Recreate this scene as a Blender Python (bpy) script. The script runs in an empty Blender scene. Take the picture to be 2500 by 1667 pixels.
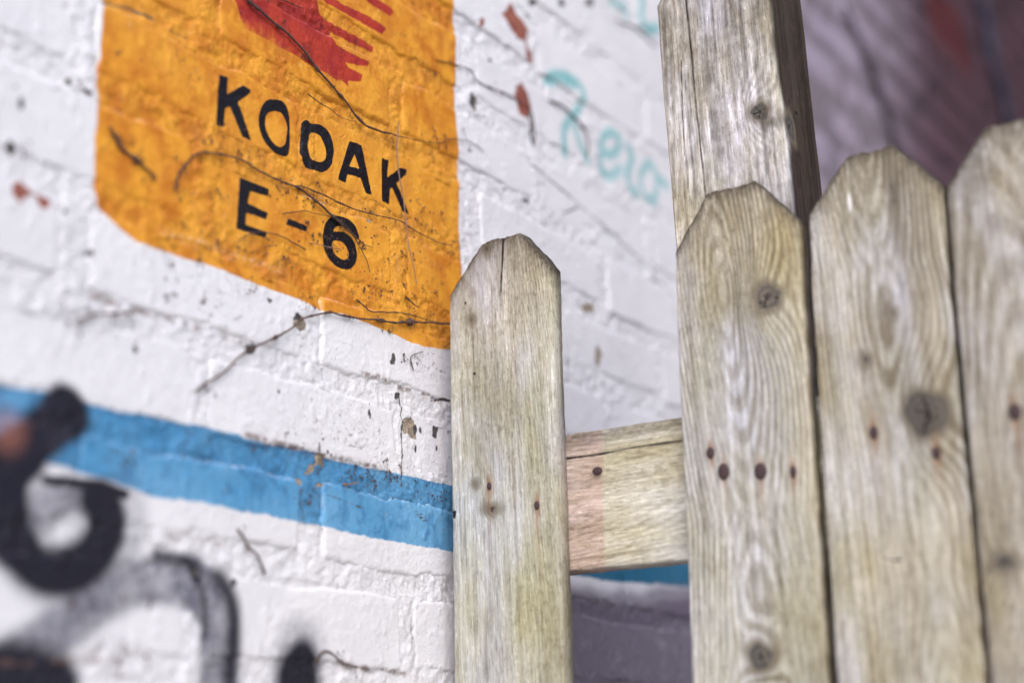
import bpy, math, random
import numpy as np
from mathutils import Matrix, Vector

SC = bpy.context.scene
COL = SC.collection
rnd = random.Random(7)
U = 0.075                     # one brick course in metres

# ------------------------------------------------------------------ camera
CAM_H = 1.30
RV = np.array([0.55716338, -0.82924375, -0.04386085])
UV = np.array([-0.21476783, -0.19492017, 0.95701667])
FV = np.array([0.80214946, 0.52379474, 0.28669726])
FPX = 3697.7
CX, CY, CZ = -9.5303, -9.6220, -9.0379          # in course units
CAMP = np.array([CX*U, CY*U, CAM_H])
cam_d = bpy.data.cameras.new('camera')
cam = bpy.data.objects.new('camera', cam_d); COL.objects.link(cam)
m = Matrix(((RV[0], UV[0], -FV[0], CAMP[0]), (RV[1], UV[1], -FV[1], CAMP[1]), (RV[2], UV[2], -FV[2], CAMP[2]), (0, 0, 0, 1)))
cam.matrix_world = m
cam_d.sensor_width = 36; cam_d.lens = FPX/2500*36
cam_d.clip_start = 0.02; cam_d.clip_end = 500
cam_d.dof.use_dof = True; cam_d.dof.focus_distance = 1.215; cam_d.dof.aperture_fstop = 1.9
cam_d.dof.aperture_blades = 0
SC.camera = cam

# ------------------------------------------------------------------ light
SUN_DIR = Vector((-0.55, -0.52, 0.66)).normalized()      # towards the sun
elev = math.asin(SUN_DIR.z); azim = math.atan2(SUN_DIR.x, SUN_DIR.y)
w = bpy.data.worlds.new('World'); SC.world = w; w.use_nodes = True
nt = w.node_tree; nt.nodes.clear()
sky = nt.nodes.new('ShaderNodeTexSky'); sky.sky_type = 'NISHITA'; sky.sun_disc = False
sky.sun_elevation = elev; sky.sun_rotation = azim
sky.air_density = 1.1; sky.dust_density = 2.5; sky.ozone_density = 2.0
hs = nt.nodes.new('ShaderNodeHueSaturation'); hs.inputs['Saturation'].default_value = 1.0
bg = nt.nodes.new('ShaderNodeBackground'); bg.inputs['Strength'].default_value = 0.15
wo = nt.nodes.new('ShaderNodeOutputWorld')
nt.links.new(sky.outputs[0], hs.inputs['Color']); nt.links.new(hs.outputs[0], bg.inputs[0]); nt.links.new(bg.outputs[0], wo.inputs[0])
sl = bpy.data.lights.new('sun', 'SUN'); sl.energy = 0.8; sl.angle = math.radians(45); sl.color = (1.0, 0.985, 0.98)
so = bpy.data.objects.new('sun', sl); COL.objects.link(so)
so.rotation_euler = SUN_DIR.to_track_quat('Z', 'Y').to_euler()
SC.view_settings.view_transform = 'Standard'
SC.view_settings.look = 'None'
SC.view_settings.gamma = 1
SC.view_settings.use_curve_mapping = False
SC.view_settings.exposure = 0.62

# ------------------------------------------------------------------ helpers
def at_wall(x, y, h=0.0):
    """photograph pixel -> point on the wall face (X, Z in metres), h metres proud of it"""
    D = FV*FPX + RV*(x-1250) - UV*(y-833.5)
    t = (-h - CAMP[1])/D[1]
    q = CAMP + t*D
    return float(q[0]), float(q[2])
def at_fence(x, y, X):
    D = FV*FPX + RV*(x-1250) - UV*(y-833.5)
    t = (X - CAMP[0])/D[0]
    q = CAMP + t*D
    return float(q[1]), float(q[2])

def _hash(ix, iy, s):
    h = (ix.astype(np.int64)*374761393 + iy.astype(np.int64)*668265263 + s*1442695041) & 0xffffffff
    h = ((h ^ (h >> 13))*1274126177) & 0xffffffff
    h = (h ^ (h >> 16)) & 0xffffffff
    return h.astype(np.float64)/4294967295.0*2-1
def noise(x, y, s=0):
    ix = np.floor(x); iy = np.floor(y); fx = x-ix; fy = y-iy
    fx = fx*fx*fx*(fx*(fx*6-15)+10); fy = fy*fy*fy*(fy*(fy*6-15)+10)
    a = _hash(ix, iy, s); b = _hash(ix+1, iy, s); c = _hash(ix, iy+1, s); d = _hash(ix+1, iy+1, s)
    return (a*(1-fx)+b*fx)*(1-fy) + (c*(1-fx)+d*fx)*fy
def fbm(x, y, s=0, o=3):
    r = 0; a = 1; t = 0
    for i in range(o):
        r = r + a*noise(x*2**i, y*2**i, s+i*17); t += a; a *= .5
    return r/t
def sstep(a, b, x):
    t = np.clip((x-a)/(b-a), 0, 1); return t*t*(3-2*t)

def poly_sdf(P, x, z):
    """signed distance (negative inside) to polygon P (metres)"""
    P = np.asarray(P); n = len(P)
    lo = P.min(0)-.02; hi = P.max(0)+.02
    out = np.full(x.shape, .02)
    m = (x > lo[0]) & (x < hi[0]) & (z > lo[1]) & (z < hi[1])
    if not m.any(): return out
    X = x[m]; Z = z[m]; d = np.full(X.shape, 1e9); ins = np.zeros(X.shape, bool)
    for i in range(n):
        a = P[i]; b = P[(i+1) % n]; e = b-a
        wx = X-a[0]; wz = Z-a[1]
        t = np.clip((wx*e[0]+wz*e[1])/max(e@e, 1e-12), 0, 1)
        d = np.minimum(d, (wx-e[0]*t)**2+(wz-e[1]*t)**2)
        c = ((a[1] > Z) != (b[1] > Z))
        if abs(e[1]) > 1e-12:
            ins ^= c & (X < e[0]*(Z-a[1])/e[1]+a[0])
    d = np.sqrt(d); out[m] = np.where(ins, -d, d)
    return out
def line_sdf(P, x, z, r0, r1=None, reach=.03):
    """distance to a polyline minus its radius (radius may taper)"""
    P = np.asarray(P); r1 = r0 if r1 is None else r1; n = len(P)
    lo = P.min(0)-reach-r0; hi = P.max(0)+reach+r0
    out = np.full(x.shape, reach)
    m = (x > lo[0]) & (x < hi[0]) & (z > lo[1]) & (z < hi[1])
    if not m.any(): return out
    X = x[m]; Z = z[m]; d = np.full(X.shape, 1e9)
    for i in range(n-1):
        a = P[i]; b = P[i+1]; e = b-a
        wx = X-a[0]; wz = Z-a[1]
        t = np.clip((wx*e[0]+wz*e[1])/max(e@e, 1e-12), 0, 1)
        r = r0+(r1-r0)*(i+t)/(n-1)
        d = np.minimum(d, np.sqrt((wx-e[0]*t)**2+(wz-e[1]*t)**2)-r)
    out[m] = np.minimum(d, reach)
    return out
def smooth_closed(P, k=5):
    P = np.asarray(P, float); n = len(P); o = []
    for i in range(n):
        p0, p1, p2, p3 = P[i-1], P[i], P[(i+1) % n], P[(i+2) % n]
        for j in range(k):
            t = j/k
            o.append(.5*((2*p1)+(-p0+p2)*t+(2*p0-5*p1+4*p2-p3)*t*t+(-p0+3*p1-3*p2+p3)*t**3))
    return np.array(o)
def smooth_open(P, k=5):
    P = np.asarray(P, float); n = len(P); o = []
    for i in range(n-1):
        p0, p1, p2, p3 = P[max(i-1, 0)], P[i], P[i+1], P[min(i+2, n-1)]
        for j in range(k):
            t = j/k
            o.append(.5*((2*p1)+(-p0+p2)*t+(2*p0-5*p1+4*p2-p3)*t*t+(-p0+3*p1-3*p2+p3)*t**3))
    o.append(P[-1]); return np.array(o)

def make_mesh(name, V, F, attrs=None, mat=None, smooth=True):
    me = bpy.data.meshes.new(name)
    V = np.asarray(V, np.float32); F = np.asarray(F, np.int32)
    k = F.shape[1]
    me.vertices.add(len(V)); me.vertices.foreach_set('co', V.ravel())
    me.loops.add(F.size); me.loops.foreach_set('vertex_index', F.ravel())
    me.polygons.add(len(F)); me.polygons.foreach_set('loop_start', np.arange(0, F.size, k, dtype=np.int32))
    me.update(calc_edges=True)
    me.polygons.foreach_set('use_smooth', np.full(len(F), smooth))
    for an, av in (attrs or {}).items():
        av = np.asarray(av, np.float32)
        if av.ndim == 2:
            a = me.attributes.new(an, 'FLOAT_VECTOR', 'POINT'); a.data.foreach_set('vector', av.ravel())
        else:
            a = me.attributes.new(an, 'FLOAT', 'POINT'); a.data.foreach_set('value', av)
    if mat: me.materials.append(mat)
    return me
def link(name, me, parent=None, loc=None):
    o = bpy.data.objects.new(name, me); COL.objects.link(o)
    if parent: o.parent = parent
    if loc is not None: o.location = loc
    return o
def tag(o, label=None, cat=None, group=None, kind=None):
    if label: o['label'] = label
    if cat: o['category'] = cat
    if group: o['group'] = group
    if kind: o['kind'] = kind
    return o
def grid_faces(nx, nz):
    i = np.arange(nx-1)[:, None]; j = np.arange(nz-1)[None, :]
    a = i*nz+j
    return np.stack([a, a+nz, a+nz+1, a+1], -1).reshape(-1, 4)

# ------------------------------------------------------------------ node helpers
class NT:
    def __init__(s, name):
        s.m = bpy.data.materials.new(name); s.m.use_nodes = True; s.t = s.m.node_tree; s.t.nodes.clear()
        s.out = s.n('ShaderNodeOutputMaterial'); s.b = s.n('ShaderNodeBsdfPrincipled')
        s.t.links.new(s.b.outputs[0], s.out.inputs[0])
    def n(s, t, **k):
        x = s.t.nodes.new(t)
        for a, v in k.items(): setattr(x, a, v)
        return x
    def set(s, sock, v):
        if hasattr(v, 'links') or isinstance(v, bpy.types.NodeSocket): s.t.links.new(v, sock)
        else: sock.default_value = v if not isinstance(v, tuple) else (v+(1,) if len(v) == 3 and len(sock.default_value) == 4 else v)
    def attr(s, name, vec=False):
        x = s.n('ShaderNodeAttribute', attribute_name=name); return x.outputs['Vector' if vec else 'Fac']
    def pos(s): return s.n('ShaderNodeNewGeometry').outputs['Position']
    def mp(s, v, scale=(1, 1, 1), loc=(0, 0, 0)):
        x = s.n('ShaderNodeMapping'); s.set(x.inputs[0], v); x.inputs['Scale'].default_value = scale; x.inputs['Location'].default_value = loc
        return x.outputs[0]
    def noise(s, v, sc, det=3, rough=.55, dist=0):
        x = s.n('ShaderNodeTexNoise'); s.set(x.inputs['Vector'], v); x.inputs['Scale'].default_value = sc
        x.inputs['Detail'].default_value = det; x.inputs['Roughness'].default_value = rough; x.inputs['Distortion'].default_value = dist
        return x.outputs['Fac']
    def vor(s, v, sc, feat='F1'):
        x = s.n('ShaderNodeTexVoronoi', feature=feat); s.set(x.inputs['Vector'], v); x.inputs['Scale'].default_value = sc
        return x.outputs['Distance']
    def math(s, op, a, b=0.0, c=0.0, clamp=False):
        x = s.n('ShaderNodeMath', operation=op, use_clamp=clamp); s.set(x.inputs[0], a); s.set(x.inputs[1], b); s.set(x.inputs[2], c)
        return x.outputs[0]
    def rng(s, v, a, b, c=0.0, d=1.0):
        x = s.n('ShaderNodeMapRange'); x.interpolation_type = 'SMOOTHSTEP' if a < b else 'LINEAR'
        for i, q in enumerate((v, a, b, c, d)): s.set(x.inputs[i], q)
        return x.outputs[0]
    def mix(s, f, a, b, mode='MIX'):
        x = s.n('ShaderNodeMix', data_type='RGBA', blend_type=mode); s.set(x.inputs[0], f); s.set(x.inputs[6], a); s.set(x.inputs[7], b)
        return x.outputs[2]
    def bump(s, h, dist, strength=1.0, normal=None):
        x = s.n('ShaderNodeBump'); x.inputs['Distance'].default_value = dist; s.set(x.inputs['Strength'], strength); s.set(x.inputs['Height'], h)
        if normal is not None: s.set(x.inputs['Normal'], normal)
        return x.outputs[0]

def wall_material():
    s = NT('painted_brick'); p = s.pos()
    ps = s.mp(p, (1, .35, 1))
    n_big = s.noise(p, 7, 3); n_mid = s.noise(p, 45, 4, .6); n_fine = s.noise(p, 420, 4, .65); n_edge = s.noise(p, 160, 3, .6)
    n_pit = s.noise(p, 1100, 2, .5)
    streak = s.noise(s.mp(p, (60, 60, 7)), 1, 3, .6)
    brush = s.noise(s.mp(p, (30, 30, 500)), 1, 2, .5)
    mort = s.attr('mortar')
    def paint(sdf, wdt, amp, n=n_edge):
        # sdf in metres; feathered over wdt
        d = s.math('MULTIPLY_ADD', s.math('SUBTRACT', n, .5), amp, sdf)
        return s.math('SUBTRACT', 1.0, s.rng(d, -wdt, wdt))
    # bare brick and mortar under the paint
    tone = s.attr('tone')
    brick = s.mix(tone, (.16, .055, .045), (.30, .125, .085))
    brick = s.mix(s.rng(n_mid, .35, .7), brick, (.10, .05, .05))
    bare = s.mix(mort, brick, (.22, .19, .15))
    # white paint
    white = s.mix(s.rng(n_big, .3, .7), (.80, .79, .825), (.74, .73, .77))
    white = s.mix(s.rng(n_mid, .58, .80, 0, .35), white, (.55, .52, .50))
    white = s.mix(s.rng(streak, .60, .80, 0, .22), white, (.50, .47, .46))
    c = white
    blue = s.mix(s.rng(n_big, .35, .65), (.17, .41, .66), (.08, .29, .54))
    blue = s.mix(s.math('MULTIPLY', s.rng(n_mid, .50, .62), .5), blue, (.03, .15, .33))
    blue = s.mix(s.rng(s.noise(s.mp(p, (140, 140, 60)), 1, 5, .75), .60, .70, 0, .35), blue, (.45, .55, .66))
    blue = s.mix(s.rng(streak, .5, .72, 0, .45), blue, (.03, .20, .42))
    blue = s.mix(s.rng(s.math('MULTIPLY_ADD', mort, .25, n_fine), .55, .8, 0, .5), blue, (.03, .17, .36))
    blue = s.mix(s.rng(s.math('MULTIPLY', s.attr('mx'), 1.0), .30, .42, 0, .85), blue, (.012, .13, .22))  # blue darkened beyond the fence: fall-off of light put into the colour
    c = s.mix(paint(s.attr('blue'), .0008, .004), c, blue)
    orange = s.mix(s.rng(n_mid, .38, .62), (.80, .345, .030), (.58, .19, .014))
    orange = s.mix(s.rng(n_big, .40, .66, 0, .5), orange, (.86, .41, .05))
    orange = s.mix(s.rng(s.noise(s.mp(p, (110, 110, 30)), 1, 5, .75), .63, .70, 0, .45), orange, (.80, .55, .30))
    orange = s.mix(s.rng(streak, .52, .75, 0, .5), orange, (.62, .22, .02))
    orange = s.mix(s.rng(n_fine, .62, .82, 0, .45), orange, (.42, .13, .015))
    c = s.mix(paint(s.attr('orange'), .0005, .002), c, orange)
    # scraped white line along the lower edge of the panel
    c = s.mix(s.math('MULTIPLY', paint(s.attr('scrape'), .0035, .006), s.rng(s.noise(s.mp(p, (260, 1, 420)), 1, 4, .8), .50, .62, 0, .7)), c, (.80, .74, .68))
    wear = s.math('MULTIPLY_ADD', s.noise(s.mp(p, (90, 90, 45)), 1, 5, .72), .6, s.math('MULTIPLY', s.attr('redwear'), .55))
    redc = s.mix(s.rng(n_mid, .4, .65), (.46, .045, .022), (.34, .024, .020))
    redc = s.mix(s.rng(wear, .41, .62), redc, s.mix(.5, orange, (.62, .13, .02)))
    c = s.mix(paint(s.attr('red'), .0006, .003), c, redc)
    black = s.mix(s.rng(n_fine, .66, .74, 0, .6), (.008, .008, .012), (.10, .09, .09))
    lt = paint(s.attr('letter'), .00035, .0012)
    ltr_wear = s.math('MULTIPLY', s.rng(s.noise(p, 650, 3, .7), .69, .73), s.rng(mort, .0, .6, .55, 1))
    c = s.mix(s.math('MULTIPLY', lt, s.math('SUBTRACT', 1, ltr_wear)), c, black)
    # spray paint
    tq = s.attr('turq'); c = s.mix(s.math('MULTIPLY', tq, s.rng(n_mid, .2, .6, .55, 1)), c, (.10, .46, .48))
    gs = s.attr('greyspray'); gn = s.math('MULTIPLY', gs, s.rng(s.noise(p, 60, 5, .7), .30, .62, .68, 1), clamp=True)
    c = s.mix(gn, c, s.mix(s.rng(s.noise(p, 35, 3, .6), .35, .65), (.06, .06, .10), (.14, .14, .19)))
    bs = s.attr('blackspray'); bn = s.math('MULTIPLY', bs, s.rng(s.noise(p, 140, 4, .7), .12, .42, .8, 1), clamp=True)
    c = s.mix(s.math('MINIMUM', s.math('MULTIPLY', bn, 1.25), 1.0), c, (.010, .010, .022))
    c = s.mix(s.attr('rustspot'), c, (.36, .14, .10))
    c = s.mix(s.math('MULTIPLY', s.attr('purple'), s.rng(n_mid, .2, .5, .75, .95)), c, (.175, .15, .20))  # purple-grey wash: shade of fence and rail painted into the wall colour
    c = s.mix(s.math('MULTIPLY', s.attr('arris'), s.rng(n_edge, .38, .56, 0, .5)), c, (.88, .80, .78))  # pale line along top edges: lit-edge highlight put into the colour
    # colour turns mauve, then dark maroon, towards the far right end of the wall
    bz = s.math('ADD', s.attr('farzone'), s.math('MULTIPLY', s.math('SUBTRACT', n_mid, .5), .5))
    
    c = s.mix(s.rng(bz, .05, .5, 0, .9), c, s.mix(mort, (.33, .27, .37), (.15, .115, .15)))
    c = s.mix(s.rng(bz, .75, 1.35, 0, .92), c, s.mix(mort, (.070, .030, .042), (.022, .012, .018)))
    c = s.mix(s.attr('darkred'), c, (.11, .012, .012))
    # flakes lost
    c = s.mix(s.math('MULTIPLY', s.rng(s.attr('flaky'), 0, 1), s.rng(s.noise(p, 240, 4, .78), .575, .61)), c, (.27, .25, .25))
    beige = s.mix(s.rng(n_fine, .4, .6), (.42, .34, .26), (.24, .20, .16))
    c = s.mix(paint(s.attr('chipbeige'), .0004, .003), c, beige)
    c = s.mix(paint(s.attr('chipred'), .0006, .003), c, s.mix(s.rng(n_mid, .35, .65), (.36, .13, .085), (.24, .075, .06)))
    c = s.mix(paint(s.attr('chipdark'), .0005, .0022), c, s.mix(s.rng(n_fine, .4, .6), (.045, .042, .045), (.12, .11, .11)))
    # grime specks and dirt caught in the rough joints
    speck = s.rng(s.vor(p, 95), .0, .075, 1, 0); speck = s.math('MULTIPLY', speck, s.rng(n_mid, .52, .60))
    c = s.mix(s.math('MULTIPLY', speck, .55), c, (.10, .06, .05))
    crust = s.math('MULTIPLY', s.rng(s.noise(p, 200, 5, .8), .56, .70), s.rng(mort, .1, .8, .0, .5))
    c = s.mix(crust, c, s.mix(.55, c, (.10, .05, .03)))
    c = s.mix(s.math('MULTIPLY', s.attr('seam'), s.rng(s.noise(p, 70, 4, .7), .45, .62, 0, .8)), c, (.16, .09, .07))
    s.set(s.b.inputs['Base Color'], c)
    s.set(s.b.inputs['Roughness'], s.mix(lt, s.rng(n_fine, .3, .7, .36, .58), .22)) if False else s.set(s.b.inputs['Roughness'], s.math('MULTIPLY_ADD', lt, -.18, s.rng(n_fine, .3, .7, .38, .6)))
    s.b.inputs['Specular IOR Level'].default_value = .32
    # relief
    bl = s.rng(s.vor(p, 130), .0, .32, 1, 0); bl = s.math('MULTIPLY', bl, s.rng(s.noise(p, 30, 2), .48, .62))
    h = s.math('MULTIPLY_ADD', n_edge, .9, s.math('MULTIPLY', bl, .35))
    h = s.math('MULTIPLY_ADD', n_fine, s.rng(mort, 0, 1, .32, 1.0), h)
    h = s.math('MULTIPLY_ADD', brush, .10, h)
    cr = s.math('MULTIPLY', s.rng(s.vor(s.mp(p, (1, 1, 1.0)), 75, 'DISTANCE_TO_EDGE'), .0, .03, 1, 0), s.rng(s.noise(p, 22, 2), .55, .68))
    h = s.math('MULTIPLY_ADD', cr, -.35, h)
    h = s.math('MULTIPLY_ADD', paint(s.attr('chipbeige'), .0004, .003), -.8, h)
    h = s.math('MULTIPLY_ADD', lt, .18, h)
    s.set(s.b.inputs['Normal'], s.bump(h, .0011))
    return s.m

def wood_material(name, side=False):
    s = NT(name); wc = s.attr('wc', True)         # (across, along, through) metres plus a seed offset
    ph = s.attr('phase')
    fib = s.noise(s.mp(wc, (1100, 60, 1100)), 1, 4, .7)
    fib2 = s.noise(s.mp(wc, (260, 7, 260)), 1, 3, .6)
    blot = s.noise(s.mp(wc, (26, 11, 26)), 1, 4, .6)
    mot = s.noise(s.mp(wc, (330, 150, 330)), 1, 4, .7)
    big = s.noise(s.mp(wc, (12, 5, 12)), 1, 2)
    ring = s.math('PINGPONG', s.math('MULTIPLY_ADD', s.noise(s.mp(wc, (90, 16, 90)), 1, 2, .5), .6, ph), 1.0)
    ring = s.rng(ring, .72, .30)
    ring = s.math('MULTIPLY', ring, s.rng(s.noise(s.mp(wc, (40, 9, 40)), 1, 3), .35, .62, .35, 1))
    con = s.attr('contrast')
    tint = s.attr('tint', True); mul = lambda c_, k_: s.mix(1.0, c_, k_, 'MULTIPLY')
    base = s.mix(s.rng(blot, .35, .68), tint, mul(tint, (.80, .77, .64)))
    dark = mul(base, (.55, .50, .42)); base = mul(base, (1.18, 1.20, 1.26))
    c = s.mix(s.math('MULTIPLY', ring, con), base, dark)
    c = s.mix(s.rng(fib, .45, .66, 0, .85), c, mul(c, (.55, .52, .50)))
    c = s.mix(s.rng(fib2, .48, .30, 0, .9), c, mul(c, (1.28, 1.30, 1.38)))
    c = s.mix(s.rng(fib2, .54, .70, 0, .8), c, mul(c, (.62, .58, .54)))
    c = s.mix(s.math('MULTIPLY', s.rng(mot, .50, .66), s.rng(big, .42, .62, .12, .6)), c, mul(c, (.52, .50, .42)))
    c = s.mix(s.rng(s.noise(s.mp(wc, (500, 200, 500)), 1, 3, .7), .56, .66, 0, .8), c, mul(c, (1.35, 1.38, 1.45)))
    c = s.mix(s.math('MULTIPLY', s.rng(big, .45, .68), .6), c, mul(c, (.90, .84, .62)))
    kn = s.attr('knot'); kd = s.math('MULTIPLY_ADD', s.math('SUBTRACT', mot, .5), .003, kn)
    kring = s.rng(s.math('PINGPONG', s.math('MULTIPLY_ADD', mot, 2.2, s.math('MULTIPLY', kn, 420)), 1), .3, .9)
    halo = s.rng(kd, .0005, .007, .75, 0)
    c = s.mix(halo, c, (.17, .14, .10))
    kcol = s.mix(s.math('MULTIPLY', kring, s.rng(mot, .35, .6, .1, .8)), (.085, .078, .072), (.16, .145, .12)); kcol = s.mix(s.rng(blot, .4, .6), kcol, mul(kcol, (1.5, 1.4, 1.3)))
    c = s.mix(s.rng(kd, -.0008, .0006, 1, 0), c, kcol)
    c = s.mix(s.math('MULTIPLY', s.attr('stain'), s.rng(mot, .30, .62, .55, 1), clamp=True), c, (.075, .06, .045))
    c = s.mix(s.math('MULTIPLY', s.attr('rust'), s.rng(fib, .2, .6, .75, 1), clamp=True), c, (.28, .115, .04))
    c = s.mix(s.rng(s.attr('crack'), -.0002, .0006, 1, 0), c, (.022, .017, .016))
    c = s.mix(s.attr('drip'), c, (.85, .84, .82))
    s.set(s.b.inputs['Base Color'], c)
    s.b.inputs['Roughness'].default_value = .78; s.b.inputs['Specular IOR Level'].default_value = .25
    h = s.math('MULTIPLY_ADD', fib, .75, s.math('MULTIPLY', ring, -.28))
    h = s.math('MULTIPLY_ADD', mot, .35, h)
    h = s.math('MULTIPLY_ADD', s.rng(s.attr('crack'), -.0002, .0010, 1, 0), -2.2, h)
    h = s.math('MULTIPLY_ADD', s.rng(kd, -.0009, .0002, 1, 0), -.35, h)
    s.set(s.b.inputs['Normal'], s.bump(h, .0006))
    return s.m

def plain(name, a, b, scale=200, rough=.8, bumpd=.0004, metal=0, stretch=(1, 1, 1)):
    s = NT(name); p = s.mp(s.pos(), stretch)
    n = s.noise(p, scale, 4, .65)
    s.set(s.b.inputs['Base Color'], s.mix(s.rng(n, .35, .65), a, b)); s.b.inputs['Roughness'].default_value = rough
    s.b.inputs['Metallic'].default_value = metal
    s.set(s.b.inputs['Normal'], s.bump(s.noise(p, scale*1.7, 4, .6), bumpd))
    return s.m

M_WALL = wall_material(); M_WOOD = wood_material('weathered_timber')
M_TWIG = plain('dead_vine_bark', (.050, .026, .022), (.12, .07, .06), 900)
M_TWIGP = plain('pale_dead_stem', (.34, .22, .17), (.20, .12, .10), 700)
M_TWIGD = plain('old_stem_bark', (.03, .022, .03), (.06, .045, .055), 200)
M_PAD = plain('dried_tendril_pad', (.075, .035, .032), (.15, .075, .06), 1500)
M_NAIL = plain('rusty_nail', (.045, .032, .038), (.10, .055, .055), 1200, .7, .0003, .3)

# ------------------------------------------------------------------ ground
def ground():
    s = NT('bare_earth'); p = s.pos()
    n = s.noise(p, 3, 6, .65); g = s.vor(p, 45)
    c = s.mix(s.rng(n, .35, .65), (.34, .32, .30), (.44, .43, .41)); c = s.mix(s.rng(g, .1, .5, .4, 0), c, (.50, .49, .48))
    s.set(s.b.inputs['Base Color'], c); s.b.inputs['Roughness'].default_value = .95
    s.set(s.b.inputs['Normal'], s.bump(s.math('ADD', g, n), .02))
    k = 60; xs = np.sign(np.linspace(-1, 1, k))*np.abs(np.linspace(-1, 1, k))**3*150
    X, Y = np.meshgrid(xs, xs, indexing='ij'); Z = fbm(X*.8, Y*.8, 5, 3)*.02*np.clip(np.hypot(X, Y), .2, 8)*.5-.01
    Z = np.where(np.hypot(X, Y) < 8, np.minimum(Z, .02), Z)
    V = np.stack([X.ravel(), Y.ravel(), Z.ravel()], 1)
    o = link('ground', make_mesh('ground', V, grid_faces(k, k), mat=s.m)); tag(o, 'pale gravelly ground along the foot of the wall', kind='structure')
ground()

# ------------------------------------------------------------------ what is painted on the wall (pixel outlines of the photograph mapped onto the wall)
def W(pts, s=1, ox=0, oy=0): return np.array([at_wall(ox+s*x, oy+s*y) for x, y in pts])
A = (.35459, 0, 0); B = (.35459, 500, 0); Cc = (.39711, 200, 450); Dd = (.52092, 0, 850)
Ee = (.38264, 1050, 0); Ff = (.35075, 1050, 550); Gg = (.3188, 600, 900); Hh = (.3188, 1900, 0); Ii = (.39346, 1050, 1050)
letters = [
 (W([(92,518),(152,538),(148,655),(255,590),(313,622),(305,648),(222,706),(322,970),(258,943),(172,735),(140,742),(132,877),(76,862)], *B), None),
 (smooth_closed(W([(470,685),(530,700),(568,760),(578,850),(580,1000),(566,1070),(535,1075),(470,1045),(410,975),(375,890),(367,810),(385,740),(420,695)], *B)),
  smooth_closed(W([(480,768),(520,780),(550,830),(562,880),(557,960),(545,1000),(515,1015),(475,990),(440,940),(418,880),(415,820),(435,780)], *B))),
 (smooth_closed(W([(668,840),(700,828),(735,850),(790,855),(840,885),(872,940),(888,1010),(885,1090),(865,1150),(815,1185),(760,1175),(700,1160),(668,1110),(656,1040),(660,950),(662,880)], *B), 3),
  smooth_closed(W([(735,915),(790,930),(820,980),(838,1040),(835,1090),(810,1115),(765,1110),(730,1100),(714,1060),(707,1000),(718,950)], *B), 3)),
 (W([(1000,970),(1080,1000),(1150,1342),(1110,1330),(1075,1225),(985,1200),(972,1258),(918,1235)], *B), W([(1033,1055),(1068,1165),(1000,1143)], *B)),
 (W([(1220,1085),(1268,1105),(1258,1225),(1345,1155),(1395,1165),(1388,1200),(1322,1262),(1408,1475),(1365,1460),(1290,1290),(1275,1300),(1268,1408),(1220,1385)], *B), None),
 (W([(587,432),(658,461),(656,480),(611,466),(606,496),(655,519),(651,536),(603,520),(600,548),(653,566),(650,581),(578,558),(583,490)]), None),
 (W([(1268,210),(1385,258),(1378,292),(1258,248)], *Cc), None),
 (smooth_closed(W([(1555,192),(1610,203),(1660,235),(1690,285),(1702,340),(1672,330),(1640,285),(1600,262),(1565,262),(1545,290),(1600,290),(1650,325),(1680,380),(1688,450),(1665,505),(1620,525),(1565,505),(1515,455),(1488,390),(1480,310),(1495,245),(1520,210)], *Cc), 3),
  smooth_closed(W([(1560,345),(1600,355),(1630,395),(1640,440),(1620,465),(1590,460),(1555,430),(1537,390),(1540,355)], *Cc), 3)),
]
orange_p = W([(262,-330),(253,0),(241,142),(234,209),(239,248),(232,319),(231,443),(241,503),(284,548),(331,587),(422,621),(537,656),(629,692),(732,728),(788,760),(843,768),(895,788),(974,823),(1034,847),(1080,852),(1110,850),(1127,830),(1130,780),(1125,609),(1122,556),(1122,447),(1117,347),(1111,259),(1112,74),(1103,0),(1095,-330)])
red_ps = [W([(100,-420),(195,-20),(270,200),(430,280),(560,350),(700,440),(850,520),(905,560),(930,550),(985,600),(972,555),(1060,565),(1086,520),(985,470),(965,435),(1110,468),(1125,430),(1010,375),(900,310),(880,270),(866,220),(1000,290),(1155,360),(1168,320),(1050,255),(930,190),(840,145),(790,100),(770,20),(700,-50),(700,-420)], *B),
          W([(790,-30),(830,30),(960,90),(1215,242),(1245,198),(1110,110),(940,30),(850,-30)], *B), W([(1060,-30),(1120,20),(1270,118),(1298,85),(1270,50),(1200,10),(1140,-30)], *B)]
xr = 13*U
zt, zb2 = at_wall(1097, 1184)[1], at_wall(1680, 1432)[1]
blue_p = np.vstack([W([(-260,905),(0,939),(115,957),(214,985),(443,1032),(573,1058),(600,1070),(743,1101),(761,1105),(871,1136),(976,1155),(1097,1184)]),
                    [[xr, zt-.004], [xr, zb2]], W([(1680,1432),(1491,1418),(1388,1400),(1097,1346),(919,1314),(823,1295),(740,1276),(600,1250),(552,1238),(365,1209),(292,1178),(150,1140),(0,1105),(-260,1060)])])
purple_p = W([(1180,1480),(1390,1462),(1480,1474),(1560,1470),(1680,1452),(1900,1400),(2100,1900),(1180,1900)])  # outline of the painted-in shade behind the fence, below the rail
scrape = W([(395,565),(470,585),(560,616),(640,642),(690,662)])
def ell(cx, cy, rx, ry, tr=(1, 0, 0), k=9, j=.3, rot=0):
    r = random.Random(int(cx*7+cy)); o = []
    for i in range(k):
        a = i/k*2*math.pi; q = 1+r.uniform(-j, j); ex, ey = rx*q*math.cos(a), ry*q*math.sin(a)
        o.append((cx+ex*math.cos(rot)-ey*math.sin(rot), cy+ex*math.sin(rot)+ey*math.cos(rot)))
    return W(o, *tr)
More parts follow.
